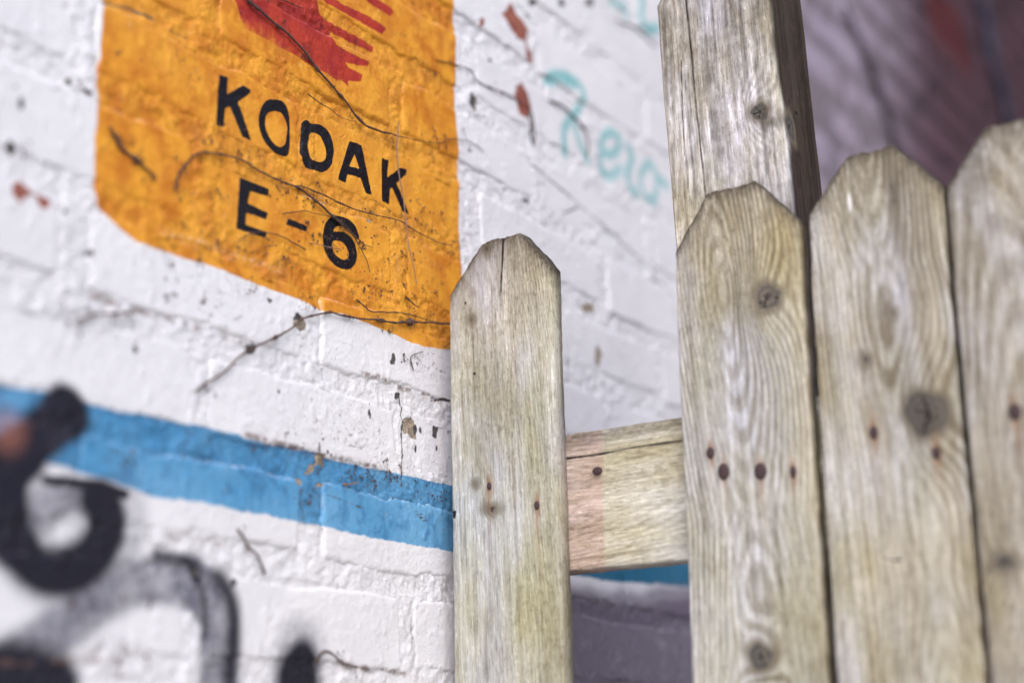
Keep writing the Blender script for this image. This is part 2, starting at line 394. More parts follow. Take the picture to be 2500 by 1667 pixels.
chip_red = [W([(452,95),(505,25),(560,110),(632,190),(605,272),(540,240),(480,150)], *Ee), W([(598,270),(622,290),(648,340),(645,400),(625,405),(605,350)], *Ee), ell(322, 158, 16, 34, Ee),
            W([(545,545),(580,535),(612,590),(640,680),(612,760),(570,730),(535,610)], *Ee), W([(70,1270),(140,1258),(230,1320),(340,1370),(372,1420),(280,1432),(240,1370),(180,1350),(130,1412),(80,1330)], *A),
            ]
chip_beige = [W([(1198,392),(1300,385),(1312,540),(1250,520),(1200,470)], *Gg), W([(530,655),(612,660),(600,740),(540,742)], *Gg), ell(505, 780, 28, 40, Gg), ell(410, 865, 24, 20, Gg), ell(572, 890, 34, 15, Gg),
              ell(1168, 905, 22, 85, Ff), ell(1340, 850, 30, 55, Cc), ell(272, 660, 18, 45, Ee), ell(1105, 580, 50, 30, Ff), ell(1765, 225, 18, 10, Cc)]
chip_dark = [ell(948, 300, 10, 75, Gg), ell(1455, 490, 15, 50, Gg), ell(1341, 465, 9, 30, Gg), ell(1305, 608, 8, 36, Gg), ell(1467, 612, 10, 20, Gg), ell(1553, 475, 9, 24, Gg), ell(1305, 460, 10, 55, Gg),
             ell(105, 600, 16, 30, A), ell(145, 720, 14, 36, A), ell(70, 1000, 24, 46, A), ell(485, 570, 34, 16, A, rot=.5), ell(602, 635, 34, 12, A, rot=.5), ell(440, 1455, 12, 22, A), ell(262, 642, 16, 50, Ee),
             ell(1050, 1010, 30, 26, Cc), ell(1335, 815, 22, 20, Cc), ell(50, 425, 18, 22, Cc), ell(1912, 1080, 13, 40, Cc), ell(1160, 720, 14, 18, Cc), ell(342, 1015, 20, 18, Cc), ell(1480, 1140, 10, 9, Cc), ell(1495, 1130, 6, 9, Cc), ell(1210, 1272, 9, 14, Cc),
             ell(255, 172, 10, 14, Gg), ell(1165, 205, 20, 14, Gg), ell(1090, 1100, 15, 18, Dd), ell(910, 1052, 22, 20, Dd), ell(660, 10, 30, 24, Ee), ell(1020, 15, 30, 26, Ee), ell(830, 20, 22, 34, Ee), ell(380, 385, 12, 16, Ee), ell(615, 1280, 24, 18, Ee)]
cracks = [(W([(1180,185),(1195,300),(1188,350),(1200,420),(1192,560),(1192,700),(1188,790),(1185,900)], *Gg), .0008), (W([(1150,215),(1180,195)], *Gg), .002), (W([(443,880),(443,1000),(442,1170)], *Gg), .0005),
          (W([(1000,950),(990,1010),(975,1070)], *Gg), .0003), (W([(1425,245),(1500,232),(1560,250)], *Gg), .0009), (W([(610,965),(690,990),(860,1060),(1000,1090),(1150,1125)], *Gg), .0002),
          (W([(690,655),(850,690)], *A), .0001), (W([(690,18),(900,60),(1060,130)], *A), .0009), (W([(1160,205),(1290,265)], *A), .0006), (W([(1480,1290),(1505,1340),(1470,1380)], *B), .0003),
          (W([(1375,1100),(1360,1140)], *Gg), .0003), (W([(2080,1290),(2180,1320)], *A), .0003), (W([(1690,1020),(1700,1300),(1710,1380)], .2979, 500, 1200), .0003), (W([(740,1220),(743,1277)]), .0006),
          (W([(1290,1090),(1370,1130)], *Gg), .0003), (W([(1300,1120),(1390,1165)], *Gg), .0003), (W([(1320,1150),(1395,1190)], *Gg), .0002), (W([(625,730),(640,800),(655,920)], *Ee), .0020), (W([(1190,130),(1330,190),(1440,290)], *Ee), .0020),
          (W([(610,990),(640,1050),(780,1160),(900,1260),(1050,1390),(1200,1510)], *Ee), .0010), (W([(1200,20),(1320,110),(1480,250),(1690,490)], *Ff), .0010), (W([(600,60),(690,140)], *Ff), .0008),
          (W([(850,1360),(950,1320)], *Ee), .001), (W([(560,30),(630,110)], *Ee), .0016)]
_unused = [(W([(870,1045),(1000,1075),(1150,1110),(1300,1140),(1450,1120),(1600,1050)], *Ii), .0045)]
seams = [W([(60,680),(330,770),(480,810),(800,905),(1050,985)], *Cc), W([(600,1062),(700,1088),(760,1100),(871,1130),(985,1152)]), W([(860,1415),(900,1425),(1130,1475)]) if False else W([(1090,1390),(1180,1440),(1380,1450),(1640,1490)], .2979, 500, 1200),
         W([(700,880),(860,885),(1020,910)], *Dd), W([(0,165),(70,180)], *Dd), W([(890,30),(1030,70),(1200,150),(1500,240)], *Gg), W([(0,1470),(600,1460)], *Dd)]
Jj = (.5337, 0, 830)
so = lambda L, T=Jj: smooth_open(W(L, *T))
black_st = [(so([(20,620),(30,780),(70,920),(140,1015),(230,1062),(340,1045),(420,990),(480,900),(492,800),(470,745)]), 52, 44, .93), (so([(0,600),(8,780),(35,900)]), 58, 45, .95),
            (W([(290,300),(335,350)], *Jj), 42, 50, .90), (so([(300,330),(200,420),(100,510),(10,590)]), 56, 45, 1), (W([(-20,520),(120,560)], *Jj), 34, 40, .95), (so([(205,640),(300,650),(450,668),(575,705)]), 10, 11, .97),
            (W([(435,735),(465,800)], *Jj), 34, 40, .85), (so([(-80,1545),(60,1530),(250,1570)]), 62, 60, .97), (so([(1000,1085),(1052,1180),(1066,1300),(1058,1568),(1055,1700)]), 15, 42, .80),
            (so([(720,985),(820,1000),(905,1030)]), 11, 26, .75), (so([(905,1090),(930,1200),(945,1350)]), 5, 26, .6), (W([(1385,1430),(1375,1500)], *Jj), 30, 44, .65), (W([(1370,1545),(1360,1660)], *Jj), 66, 62, .98), (W([(880,1050),(885,1085)], *Jj), 10, 12, .9),
            (so([(430,1010),(300,1090)]), 10, 40, .5), (W([(800,1080),(1000,1110),(1150,1150),(1400,1160),(1600,1110),(1750,1060)], *Ii), 16, 34, .85)]
grey_st = [(so([(-80,1570),(80,1460),(250,1335),(420,1215),(560,1135),(700,1100),(850,1120),(930,1160)]), 50, 34, .86), (so([(880,1100),(965,1200),(1000,1330),(1005,1600),(1000,1720)]), 60, 24, .86),
           (so([(190,790),(260,735),(330,715),(430,730)]), 38, 42, .85), (so([(60,640),(60,880),(230,1062),(420,1010),(530,900),(548,790)]), 78, 50, .42), (W([(1375,1440),(1370,1560)], *Jj), 76, 62, .5),
           (so([(120,1420),(300,1290),(470,1180)]), 14, 40, .6)]
dred = [W([(2280,-40),(2292,60)]), W([(2330,60),(2345,130)])]
turq_st = [(smooth_open(W(q, *Ee)), r, a) for q, r, a in [([(765,500),(840,478),(920,515),(972,585),(970,660),(925,725),(880,770),(852,860),(865,970)], 15, .85), ([(760,510),(830,492),(910,525)], 24, .9), ([(900,740),(945,880),(1000,1020)], 14, .7),
            ([(1110,975),(1165,985),(1205,940),(1195,870),(1150,845),(1110,875),(1098,950),(1090,1040),(1112,1108),(1160,1122),(1215,1075)], 15, .8), ([(1262,935),(1290,1010),(1265,1100),(1280,1200),(1315,1235)], 15, .8),
            ([(1400,1035),(1360,1090),(1345,1160),(1370,1240),(1420,1285),(1450,1200),(1435,1090),(1400,1035)], 14, .75), ([(1440,1120),(1510,1185)], 15, .8), ([(1160,20),(1235,45),(1250,95)], 14, .7), ([(1350,-60),(1345,60),(1350,140),(1400,190),(1450,180)], 18, .85)]]
turq_st += [(smooth_open(W(q, *Hh)), r, a) for q, r, a in [([(300,20),(350,250),(430,420)], 34, .55), ([(380,930),(430,1050),(360,1250),(450,1330)], 30, .6)]]
rust_c = at_wall(16, 1050)
flaky_c = [(at_wall(852, 1035), .035), (at_wall(760, 1010), .02), (at_wall(920, 1050), .015), (at_wall(1000, 780), .012), (at_wall(930, 1120), .02), (at_wall(1060, 880), .03)]
mask_cache = {}
def px_at(P):   # metres on the wall covered by one photograph pixel near point P
    return 1.0/FPX*np.hypot(P[0]-CAMP[0], CAMP[1])*1.15

def wall_attrs(x, z, tone, mortar, far=False):
    mn = lambda L, n0=.02: np.minimum.reduce(L) if L else np.full(x.shape, n0)
    a = {}
    wob = fbm(x*60, z*60, 3, 2)*.0009
    a['orange'] = poly_sdf(orange_p, x, z)+wob
    jag = fbm(x*220, z*160, 15, 3)*.0028
    Ls = []
    for o, i in letters:
        d = poly_sdf(o, x, z)
        if i is not None: d = np.maximum(d, -poly_sdf(i, x, z))
        Ls.append(d)
    a['letter'] = mn(Ls)+wob*.35
    a['red'] = mn([poly_sdf(q, x, z) for q in red_ps])+wob*.8
    c0 = np.array(at_wall(610, 40)); c1 = np.array(at_wall(790, 170)); e = (c1-c0)/np.hypot(*(c1-c0))
    a['redwear'] = np.clip(.22+((x-c0[0])*e[1]*-1+(z-c0[1])*e[0])*-18, 0, .42)
    a['blue'] = poly_sdf(blue_p, x, z)+wob*1.4
    a['scrape'] = line_sdf(scrape, x, z, .0012)
    a['chipred'] = mn([poly_sdf(q, x, z) for q in chip_red])+jag
    a['chipbeige'] = mn([poly_sdf(q, x, z) for q in chip_beige])+jag
    a['chipdark'] = mn([poly_sdf(q, x, z)+jag for q in chip_dark]+[line_sdf(q, x, z, r)+wob*.4 for q, r in cracks])
    a['seam'] = sstep(.0035, .0002, mn([line_sdf(q, x, z, .0004) for q in seams]))
    def spray(L):
        r = np.zeros(x.shape)
        for q, rad, soft, al in L:
            pm = .52092*px_at(q.mean(0)); R_ = rad*pm*(1.62 if L is grey_st else 1.5); S_ = soft*pm*1.35
            d = line_sdf(q, x, z, R_, reach=S_*1.5+.002)
            r = 1-(1-r)*(1-al*.95*sstep(S_, -S_*.35, d))
        return r
    a['blackspray'] = spray(black_st); a['greyspray'] = spray(grey_st)
    r = np.zeros(x.shape)
    for q, rad, al in turq_st:
        pm = .38*px_at(q.mean(0)); d = line_sdf(q, x, z, rad*pm*1.55, reach=.02); r = np.maximum(r, min(al*.9, .8)*sstep(.0055, -.0025, d))
    a['turq'] = r
    a['rustspot'] = .6*sstep(.022, .002, np.hypot(x-rust_c[0], z-rust_c[1]))
    dr = np.zeros(x.shape)
    for q in dred: dr = np.maximum(dr, .8*sstep(.06, -.01, line_sdf(q, x, z, .02, reach=.08)))
    a['darkred'] = dr
    fl = np.zeros(x.shape)
    for (fx, fz), rr in flaky_c: fl = np.maximum(fl, sstep(rr, rr*.3, np.hypot(x-fx, z-fz)))
    a['flaky'] = fl
    a['farzone'] = np.clip((x/U-9.5+1.6*fbm(x*3, z*3, 9, 2))/12.0, 0, 1.5)
    a['tone'] = np.full(x.shape, tone) if np.isscalar(tone) else tone
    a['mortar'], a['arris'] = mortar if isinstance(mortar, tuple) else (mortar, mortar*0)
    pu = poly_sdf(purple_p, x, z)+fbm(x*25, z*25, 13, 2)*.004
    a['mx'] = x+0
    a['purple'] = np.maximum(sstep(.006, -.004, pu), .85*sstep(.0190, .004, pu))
    return a

# ------------------------------------------------------------------ brick wall
wall = bpy.data.objects.new('brick_wall', None); COL.objects.link(wall); wall.location = (0, 0, 0)
tag(wall, 'old brick wall painted white with orange film sign, blue band and spray graffiti', 'wall')
ZO = CAM_H-CZ*U                  # world height of course line 0
J = .20                          # joint width in courses
def relief(x, z, s=0):
    """small unevenness of the painted faces, metres proud of the wall plane"""
    return fbm(x*9, z*13, 21, 2)*.0009+fbm(x*55, z*45, 31, 3)*.00035+np.maximum(fbm(x*170, z*120, 41, 2)-.25, 0)*.0011
def joint_relief(x, z):
    return -.0010+fbm(x*14, z*14, 51, 2)*.0015+fbm(x*120, z*120, 61, 4)*.0017+np.maximum(fbm(x*260, z*240, 71, 2), 0)*.0013
def brick_block(x0, x1, z0, z1, st, seed, coarse=False):
    """a painted brick: rounded worn arrises, uneven face; st = grid step in metres"""
    e = .004
    nx = max(int((x1-x0+2*e)/st), 3)+1; nz = max(int((z1-z0+2*e)/st), 3)+1
    xs = np.linspace(x0-e, x1+e, nx); zs = np.linspace(z0-e, z1+e, nz)
    X, Z = np.meshgrid(xs, zs, indexing='ij'); X = X.ravel(); Z = Z.ravel()
    cx, cz, hx, hz = (x0+x1)/2, (z0+z1)/2, (x1-x0)/2, (z1-z0)/2; rr = .006
    qx = np.abs(X-cx)-(hx-rr); qz = np.abs(Z-cz)-(hz-rr)
    d = np.hypot(np.maximum(qx, 0), np.maximum(qz, 0))+np.minimum(np.maximum(qx, qz), 0)-rr
    d = d+fbm(X*22, Z*22, seed, 2)*.0034+fbm(X*90, Z*90, seed+5, 3)*.0022
    r = random.Random(seed); tx, tz, pr = r.uniform(-.006, .006), r.uniform(-.02, .02), r.uniform(-.0008, .0010)
    face = pr+tx*(X-cx)+tz*(Z-cz)+relief(X, Z)
    lip = .0004*np.exp(-((d+.0022)/.0016)**2)                     # paint build-up along the arris
    drop = sstep(-.0050, .0044, d)
    H = (face+lip)*(1-drop)+drop*(-.0072)
    border = np.zeros((nx, nz), bool); border[[0, -1], :] = True; border[:, [0, -1]] = True
    H = np.where(border.ravel(), -.030, H)
    V = np.stack([X, -H, Z], 1)
    ar = np.exp(-((d+.0016)/.0011)**2)*sstep(.0, .8, (Z-cz)/hz)*(.75+.6*fbm(X*40, Z*10, seed+9, 2))  # mask of the painted highlight along the upper edge
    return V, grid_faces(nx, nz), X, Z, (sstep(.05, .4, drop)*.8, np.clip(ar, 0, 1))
def project(x, z):
    d = np.array([x, 0, z])-CAMP; w_ = d@FV
    return (1250+FPX*(d@RV)/w_, 833.5-FPX*(d@UV)/w_, w_)
ROW0, ROW1 = -40, 26            # course index k; top edge at height -k
XL, XR = -60.0, 44.0
rest_V, rest_F, rest_T, rest_n = [], [], [], 0
cells = []
for k in range(ROW0, ROW1):
    off = 0.0 if k % 2 else 1.5
    i0 = math.floor((XL-off)/3)
    x = off+3*i0
    while x < XR:
        cells.append((k, x)); x += 3
ranked = []
for k, x in cells:
    zc = ZO+(-k-.5)*U; best = 1e9; vis = False; dm = 1e9
    for fx in (.1, 1.5, 2.9):
        for fz in (-.45, 0, .35):
            px, py, dd = project((x+fx)*U, zc+fz*U)
            if dd > .2:
                if -70 < px < 2570 and -70 < py < 1740: vis = True
                dm = min(dm, dd+ (0 if (-70 < px < 2570 and -70 < py < 1740) else 5))
    ranked.append((not vis, dm, k, x, vis))
ranked.sort(key=lambda t: (t[0], t[1]))
print('visible bricks', sum(1 for t in ranked if t[4]))
for n, (nv, dm, k, x, vis) in enumerate(ranked):
    r = random.Random(k*1000+int(x*2)); jj = J/2
    x0 = (x+jj+r.uniform(-.03, .05))*U; x1 = (x+3-jj+r.uniform(-.05, .03))*U
    z1 = ZO+(-k+r.uniform(-.03, .02))*U; z0 = ZO+(-k-1+J+r.uniform(-.03, .05))*U
    tone = r.random()
    x1 = min(x1, XR*U)
    if x1-x0 < .02: continue
    if n < 296 and (vis or n < 200):
        st = .00135 if dm < 1.9 and x*U < .95 and vis else (.004 if dm < 2.4 else .008)
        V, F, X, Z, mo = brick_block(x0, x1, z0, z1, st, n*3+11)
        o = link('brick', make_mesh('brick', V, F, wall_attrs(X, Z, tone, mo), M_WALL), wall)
    else:
        V = []; p = r.uniform(-.001, .001); b = .003
        V = np.array([(x0-b, .03, z0-b), (x1+b, .03, z0-b), (x1+b, .03, z1+b), (x0-b, .03, z1+b), (x0+b, -p, z0+b), (x1-b, -p, z0+b), (x1-b, -p, z1-b), (x0+b, -p, z1-b)])
        F = np.array([(4, 5, 6, 7), (0, 1, 5, 4), (1, 2, 6, 5), (2, 3, 7, 6), (3, 0, 4, 7)])
        rest_V.append(V); rest_F.append(F+rest_n); rest_T.append(np.full(8, tone)); rest_n += 8
V = np.vstack(rest_V); T = np.concatenate(rest_T)
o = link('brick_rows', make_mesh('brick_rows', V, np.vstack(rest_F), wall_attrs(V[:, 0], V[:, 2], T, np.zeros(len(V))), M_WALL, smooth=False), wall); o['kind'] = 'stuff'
# mortar: fine sheet in the near part, only where joints are, coarse elsewhere
def mortar(x0, x1, z0, z1, st, name, cull=True, hole=None):
    nx = int((x1-x0)/st)+1; nz = int((z1-z0)/st)+1
    X, Z = np.meshgrid(np.linspace(x0, x1, nx), np.linspace(z0, z1, nz), indexing='ij'); X = X.ravel(); Z = Z.ravel()
    k = np.floor(-(Z-ZO)/U); fz = -(Z-ZO)/U-k                      # 0 at the top edge of course k, 1 at the bottom
    off = np.where(k % 2 == 1, 0, 1.5); fx = np.mod(X/U-off, 3.0); fx = np.minimum(fx, 3-fx)
    near = (fz > 1-J-.16) | (fz < .10) | (fx < J/2+.12)
    H = joint_relief(X, Z)
    H = H+.0011*sstep(J/2+.10, J/2-.02, fx)
    V = np.stack([X, -H, Z], 1); F = grid_faces(nx, nz)
    m_ = np.ones(len(F), bool)
    if cull: m_ &= near[F].any(1)
    if hole:
        c = V[F].mean(1); m_ &= ~((c[:, 0] > hole[0]) & (c[:, 0] < hole[1]) & (c[:, 2] > hole[2]) & (c[:, 2] < hole[3]))
    F = F[m_]; used = np.zeros(len(V), bool); used[F] = True; idx = np.cumsum(used)-1; F = idx[F]; V = V[used]
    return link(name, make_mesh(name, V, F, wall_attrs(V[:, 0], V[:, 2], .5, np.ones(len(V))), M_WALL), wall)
NX0, NX1, NZ0, NZ1 = -3.6*U, 13*U, ZO-9.6*U, ZO+4.5*U
mortar(NX0, NX1, NZ0, NZ1, .00135, 'mortar')
mortar(XL*U, XR*U, 0, ZO-ROW0*U, .012, 'mortar', False, (NX0+.012, NX1-.012, NZ0+.012, NZ1-.012))

# solid core of the wall behind the face, so it has a top, ends and a back
def box(name, x0, x1, y0, y1, z0, z1, mat, parent=None):
    V = [(x0,y0,z0),(x1,y0,z0),(x1,y1,z0),(x0,y1,z0),(x0,y0,z1),(x1,y0,z1),(x1,y1,z1),(x0,y1,z1)]
    F = [(0,3,2,1),(4,5,6,7),(0,1,5,4),(1,2,6,5),(2,3,7,6),(3,0,4,7)]
    return link(name, make_mesh(name, V, F, mat=mat, smooth=False), parent)
M_CORE = plain('old_brickwork', (.22, .09, .07), (.30, .15, .11), 30, .9, .003)
box('wall_core', XL*U-.01, XR*U, .018, .25, -.1, ZO-ROW0*U+.002, M_CORE, wall)
M_COPE = plain('stone_coping', (.32, .30, .27), (.40, .38, .35), 40, .9, .002)
box('coping', XL*U-.04, XR*U, -.04, .29, ZO-ROW0*U+.005, ZO-ROW0*U+.065, M_COPE, wall)
EXTRA = True

# ------------------------------------------------------------------ fence
XF = 3.5318*U                      # plane of the picket faces
fence = bpy.data.objects.new('wooden_fence', None); COL.objects.link(fence); fence.location = (XF, -.9, 0)
tag(fence, 'weathered dog-eared picket fence with rail and tall post, butted against the painted wall', 'fence')
FL = Vector((XF, -.9, 0))
def board(name, origin, across, along, thru, width_fn, length, step, attrs_fn, seed, thick, prof=None, dens=None, parent=None, arris=.0012):
    """a sawn board: dense front face with worn outline; across/along/thru are unit vectors; width_fn(t)->(s0,s1);
       prof(s)-> end cut back from full length"""
    ns = dens[0]
    ls = dens[1]                    # positions along
    nl = len(ls)
    sfrac = np.concatenate([[0, .004, .012], np.linspace(.025, .975, ns), [.988, .996, 1]])
    inset = np.concatenate([[arris, arris*.35, 0], np.zeros(ns), [0, arris*.35, arris]])
    S, L = np.meshgrid(sfrac, ls, indexing='ij'); IN = np.repeat(inset[:, None], nl, 1)
    s0, s1 = width_fn(L); s = s0+(s1-s0)*S
    s = s+fbm(L*70+seed, L*0+3, seed, 3)*.0006*np.where(S < .5, 1-S*2, 0)+fbm(L*70+seed, L*0+9, seed+3, 3)*.0006*np.where(S > .5, S*2-1, 0)
    Lt = L.copy()
    if prof is not None:
        top = prof(S)+fbm(s*160, s*0+seed, seed+8, 3)*.0016       # full height of the board at this column
        Lt = np.where(L > length-.10, (length-.10)+(L-(length-.10))/.10*(top-(length-.10)), L)
        endn = (L-(length-.004))/.004; IN = IN+np.where(endn > 0, endn, 0)*arris
    N = S.size; nsx = len(sfrac)
    O = np.array(origin); a, l, t = np.array(across), np.array(along), np.array(thru)
    front = O+s.ravel()[:, None]*a+Lt.ravel()[:, None]*l+IN.ravel()[:, None]*t
    back = O+s.ravel()[:, None]*a+Lt.ravel()[:, None]*l+thick*t
    idx = np.arange(N).reshape(nsx, nl)
    F = [grid_faces(nsx, nl), grid_faces(nsx, nl)[:, ::-1]+N]
    def strip(q): q = np.asarray(q); return np.stack([q[:-1], q[1:], q[1:]+N, q[:-1]+N], 1)
    F += [strip(idx[0, :]), strip(idx[-1, ::-1]), strip(idx[::-1, 0]), strip(idx[:, -1])]
    V = np.vstack([front, back])
    at = attrs_fn(s.ravel(), Lt.ravel())
    full = {}
    for k_, v in at.items():
        full[k_] = np.concatenate([v, v])
    wcv = np.stack([s.ravel()+seed*.37, Lt.ravel()+seed*.61, np.zeros(N)+seed*.11], 1); wcb = wcv.copy(); wcb[:, 2] += thick
    full['wc'] = np.vstack([wcv, wcb])
    FF = np.vstack(F)
    c = V[FF].mean(1)
    me = make_mesh(name, V-np.array(FL if parent else (0, 0, 0)), FF, full, M_WOOD)
    # sharp side arrises
    o = link(name, me, parent)
    return o
def wood_attrs(seed, tint, knots, nails, axis, contrast=.6, spacing=.0042, cracks_=(), stains=(), top=None, topdark=.95, drips=(), extra=None, streak_=.42):
    """knots: (s,l,rs,rl), nails: (s,l,rust length), axis(l)->(centre s, depth) of the tree's heart relative to the face"""
    def f(s, l):
        ws = fbm(s*18+seed*3.1, l*5, seed, 2); wl = fbm(s*9, l*7+seed, seed+40, 2)
        sc, dp = axis(l)
        ss = s-sc+ws*.004
        r = np.sqrt(ss**2+dp**2)+wl*.003
        kn = np.full(s.shape, .03)
        for (ks, kl, rs, rl) in knots:
            th_ = np.arctan2(l-kl, s-ks); q = np.hypot((s-ks)/rs, (l-kl)/rl)*(1+.07*np.sin(3*th_+seed)+.05*np.sin(5*th_+seed*2)+.05*np.sin(2*th_)); R_ = min(rs, rl)
            qq = np.hypot((s-ks)/(rs*1.9), (l-kl)/(rl*3.2))
            r = r+np.exp(-qq**2)*R_*1.7*(1 if rs > .004 else .6)
            kn = np.minimum(kn, (q-1)*R_)
        a = {'phase': r/spacing, 'knot': kn, 'contrast': contrast*(.75+.35*fbm(s*30, l*9, seed+77, 2))}
        st = np.zeros(s.shape)
        for (cs, cl, rs, rl, al) in stains:
            st = np.maximum(st, al*np.exp(-((s-cs)/rs)**2-((l-cl)/rl)**2))
        if top is not None: st = np.maximum(st, topdark*np.exp(-np.maximum(top(s)-l, 0)/.006)+.40*np.exp(-np.maximum(top(s)-l, 0)/(.028+.02*fbm(s*60, s*0, seed, 2))))
        a['stain'] = st
        ru = np.zeros(s.shape)
        for (ks, kl, ln) in nails:
            dz = kl-l
            ru = np.maximum(ru, np.exp(-((s-ks-fbm(l*60, l*0, 3, 2)*.0015)/(.0019))**2)*sstep(-.006, .002, dz)*np.exp(-np.maximum(dz, 0)/(ln*1.7)))
            ru = np.maximum(ru, .95*np.exp(-((s-ks)/.0026)**2-((l-kl)/.010)**2))
            ru = np.maximum(ru, .8*np.exp(-((s-ks)/.003)**2-(dz/.006)**2))
        a['rust'] = ru
        cr = np.full(s.shape, .02); kr = random.Random(seed)
        for (ks, kl, rs, rl) in knots:
            if rs < .004: continue
            for q in range(3):
                a0 = kr.uniform(0, 6.28); pts = []
                for t_ in (-.75, -.2, .3, .8*kr.uniform(.3, 1)):
                    pts.append((ks+rs*t_*math.cos(a0)+kr.uniform(-.12, .12)*rs, kl+rl*t_*math.sin(a0)+kr.uniform(-.12, .12)*rl))
                cr = np.minimum(cr, line_sdf(np.array(pts), s, l, rs*.03, rs*.01))
            st0 = None
        for q, rr in cracks_: cr = np.minimum(cr, line_sdf(np.array(q), s, l, rr, rr*.3))
        a['crack'] = cr+fbm(s*0+l*200, l*3, seed+5, 2)*.0002
        dr = np.zeros(s.shape)
        for (cs, cl, rs, rl) in drips: dr = np.maximum(dr, sstep(1.25, .8, np.hypot((s-cs)/rs, (l-cl)/rl)))
        a['drip'] = dr
        tn = np.zeros((len(s), 3)); tn[:] = tint
        if extra: tn = extra(s, l, tn)
        st_ = fbm(s*420, l*9+seed, seed+60, 3); bl_ = fbm(s*38, l*16, seed+61, 3); mo_ = fbm(s*240, l*120, seed+62, 3)
        tn = tn*(1+streak_*(.55*st_+.35*bl_+.35*mo_))[:, None]*(1+(.10*fbm(s*25, l*6, seed+63, 2))[:, None]*np.array([-.3, -.1, 1.4])[None, :])
        a['tint'] = tn
        return a
    return f
def FP(x, y, X=None):
    """photo pixel -> (across, height) on the fence plane; across grows towards the camera side (-Y)"""
    yy, zz = at_fence(x, y, XF if X is None else X); return -yy, zz
LZ0 = CAM_H+.03
def rows_for(top, fine=.0022):
    return np.concatenate([np.linspace(.04, LZ0, 50, endpoint=False), np.linspace(LZ0, top-.02, int((top-.02-LZ0)/fine), endpoint=False), np.linspace(top-.02, top, 22)])
TH = .0155
def nail(parent, s, l, rs, rl, X, mat=M_NAIL, depth=.0003):
    V = []; F = []; k = 14
    for ring, (q, h) in enumerate([(1.0, -.0006), (.98, .0004), (.8, .0011), (.45, .0014)]):
        for i in range(k):
            a = 2*math.pi*i/k; V.append((X-h-depth, -(s+rs*q*math.cos(a)), l+rl*q*math.sin(a)))
    V.append((X-.0014-depth, -s, l))
    for r_ in range(3):
        for i in range(k): F.append((r_*k+i, r_*k+(i+1) % k, (r_+1)*k+(i+1) % k, (r_+1)*k+i))
    for i in range(k): F.append((3*k+i, 3*k+(i+1) % k, len(V)-1, len(V)-1))
    me = bpy.data.meshes.new('nail_head'); me.from_pydata([tuple(np.array(v)-np.array(FL)) for v in V], [], [tuple(dict.fromkeys(f)) for f in F]); me.materials.append(mat)
    for p_ in me.polygons: p_.use_smooth = True
    o = link('nail_head', me); o.parent = parent; return o
def picket(seed, y_l, lean, width, top, flat, corner_l, corner_r, knots, nails, axis, tint, contrast, spacing, **kw):
    """y_l: distance of the left edge from the wall at eye height; lean: metres per metre; flat: (from,to) fractions of the level top"""
    def wf(L): s0 = y_l+lean*(L-CAM_H); return s0, s0+width
    def prof(S):
        return np.where(S < flat[0], corner_l+(top-corner_l)*S/flat[0], np.where(S > flat[1], corner_r+(top-corner_r)*(1-S)/(1-flat[1]), top))
    s_top = y_l+lean*(top-CAM_H)
    def tp(s): return prof(np.clip((s-s_top)/width, 0, 1))
    kk = [(*FP(a, b), c*.00033*1.15, d*.00033*1.05) for a, b, c, d in knots]
    nn = [(*FP(a, b), ln) for a, b, c, d, ln in nails]
    at = wood_attrs(seed, tint, kk, nn, axis, contrast, spacing, top=tp, **kw)
    b = board('picket', (XF, 0, 0), (0, -1, 0), (0, 0, 1), (1, 0, 0), wf, top, None, at, seed, TH, prof, (120, rows_for(top)), fence)
    for a, b_, c, d, ln in nails:
        s_, l_ = FP(a, b_); nail(b, s_, l_, c*.00033*1.15, d*.00033*1.05, XF)
    return b
mm = .001
def fpl(L): return [FP(a, b) for a, b in L]
ctr = lambda a, b, c, d, f=1.5: (lambda l: (a+b*np.sin((l-CAM_H)*f*3+d), c+.05*(l-CAM_H)))
# first picket, beside the wall
picket(3, .0120, .0220, .1000, CAM_H+.441, (.345, .725), CAM_H+.404, CAM_H+.405,
       [(1201,1243,12,7), (1160,1182,4,4), (1151,781,4,5), (1188,608,5,7)],
       [(1195,1186,5,9,.012), (1311,1233,6,10,.014)],
       lambda l: (.03+0*l, .055+.10*(l-CAM_H)), (.50, .49, .46), .15, .0010,
       cracks_=[(fpl([(1228,578),(1226,640),(1223,690),(1222,715)]), .0006), (fpl([(1109,1252),(1109,1266)]), .0016), (fpl([(1136,741),(1136,744)]), .0009), (fpl([(1158,913),(1158,916)]), .0011),
                ],
       stains=[(*FP(1222,715), .0025, .014, .6), (*FP(1215,980), .014, .045, .22), (*FP(1250,1010), .02, .02, .16), (*FP(1165,1398), .0018, .0024, .45), (*FP(1195,1505), .0025, .02, .28), (*FP(1186,1636), .005, .012, .38), (*FP(1185,1240), .008, .01, .25)],
       extra=lambda s, l, tn: tn*(1+(1-sstep(.016, .040, s))[:, None]*np.array([.12, .13, .22])[None, :])*(1-(.5*sstep(-.1, .5, fbm(s*40, l*9, 29, 3)))[:, None]*np.array([.14, .15, .36])[None, :]))
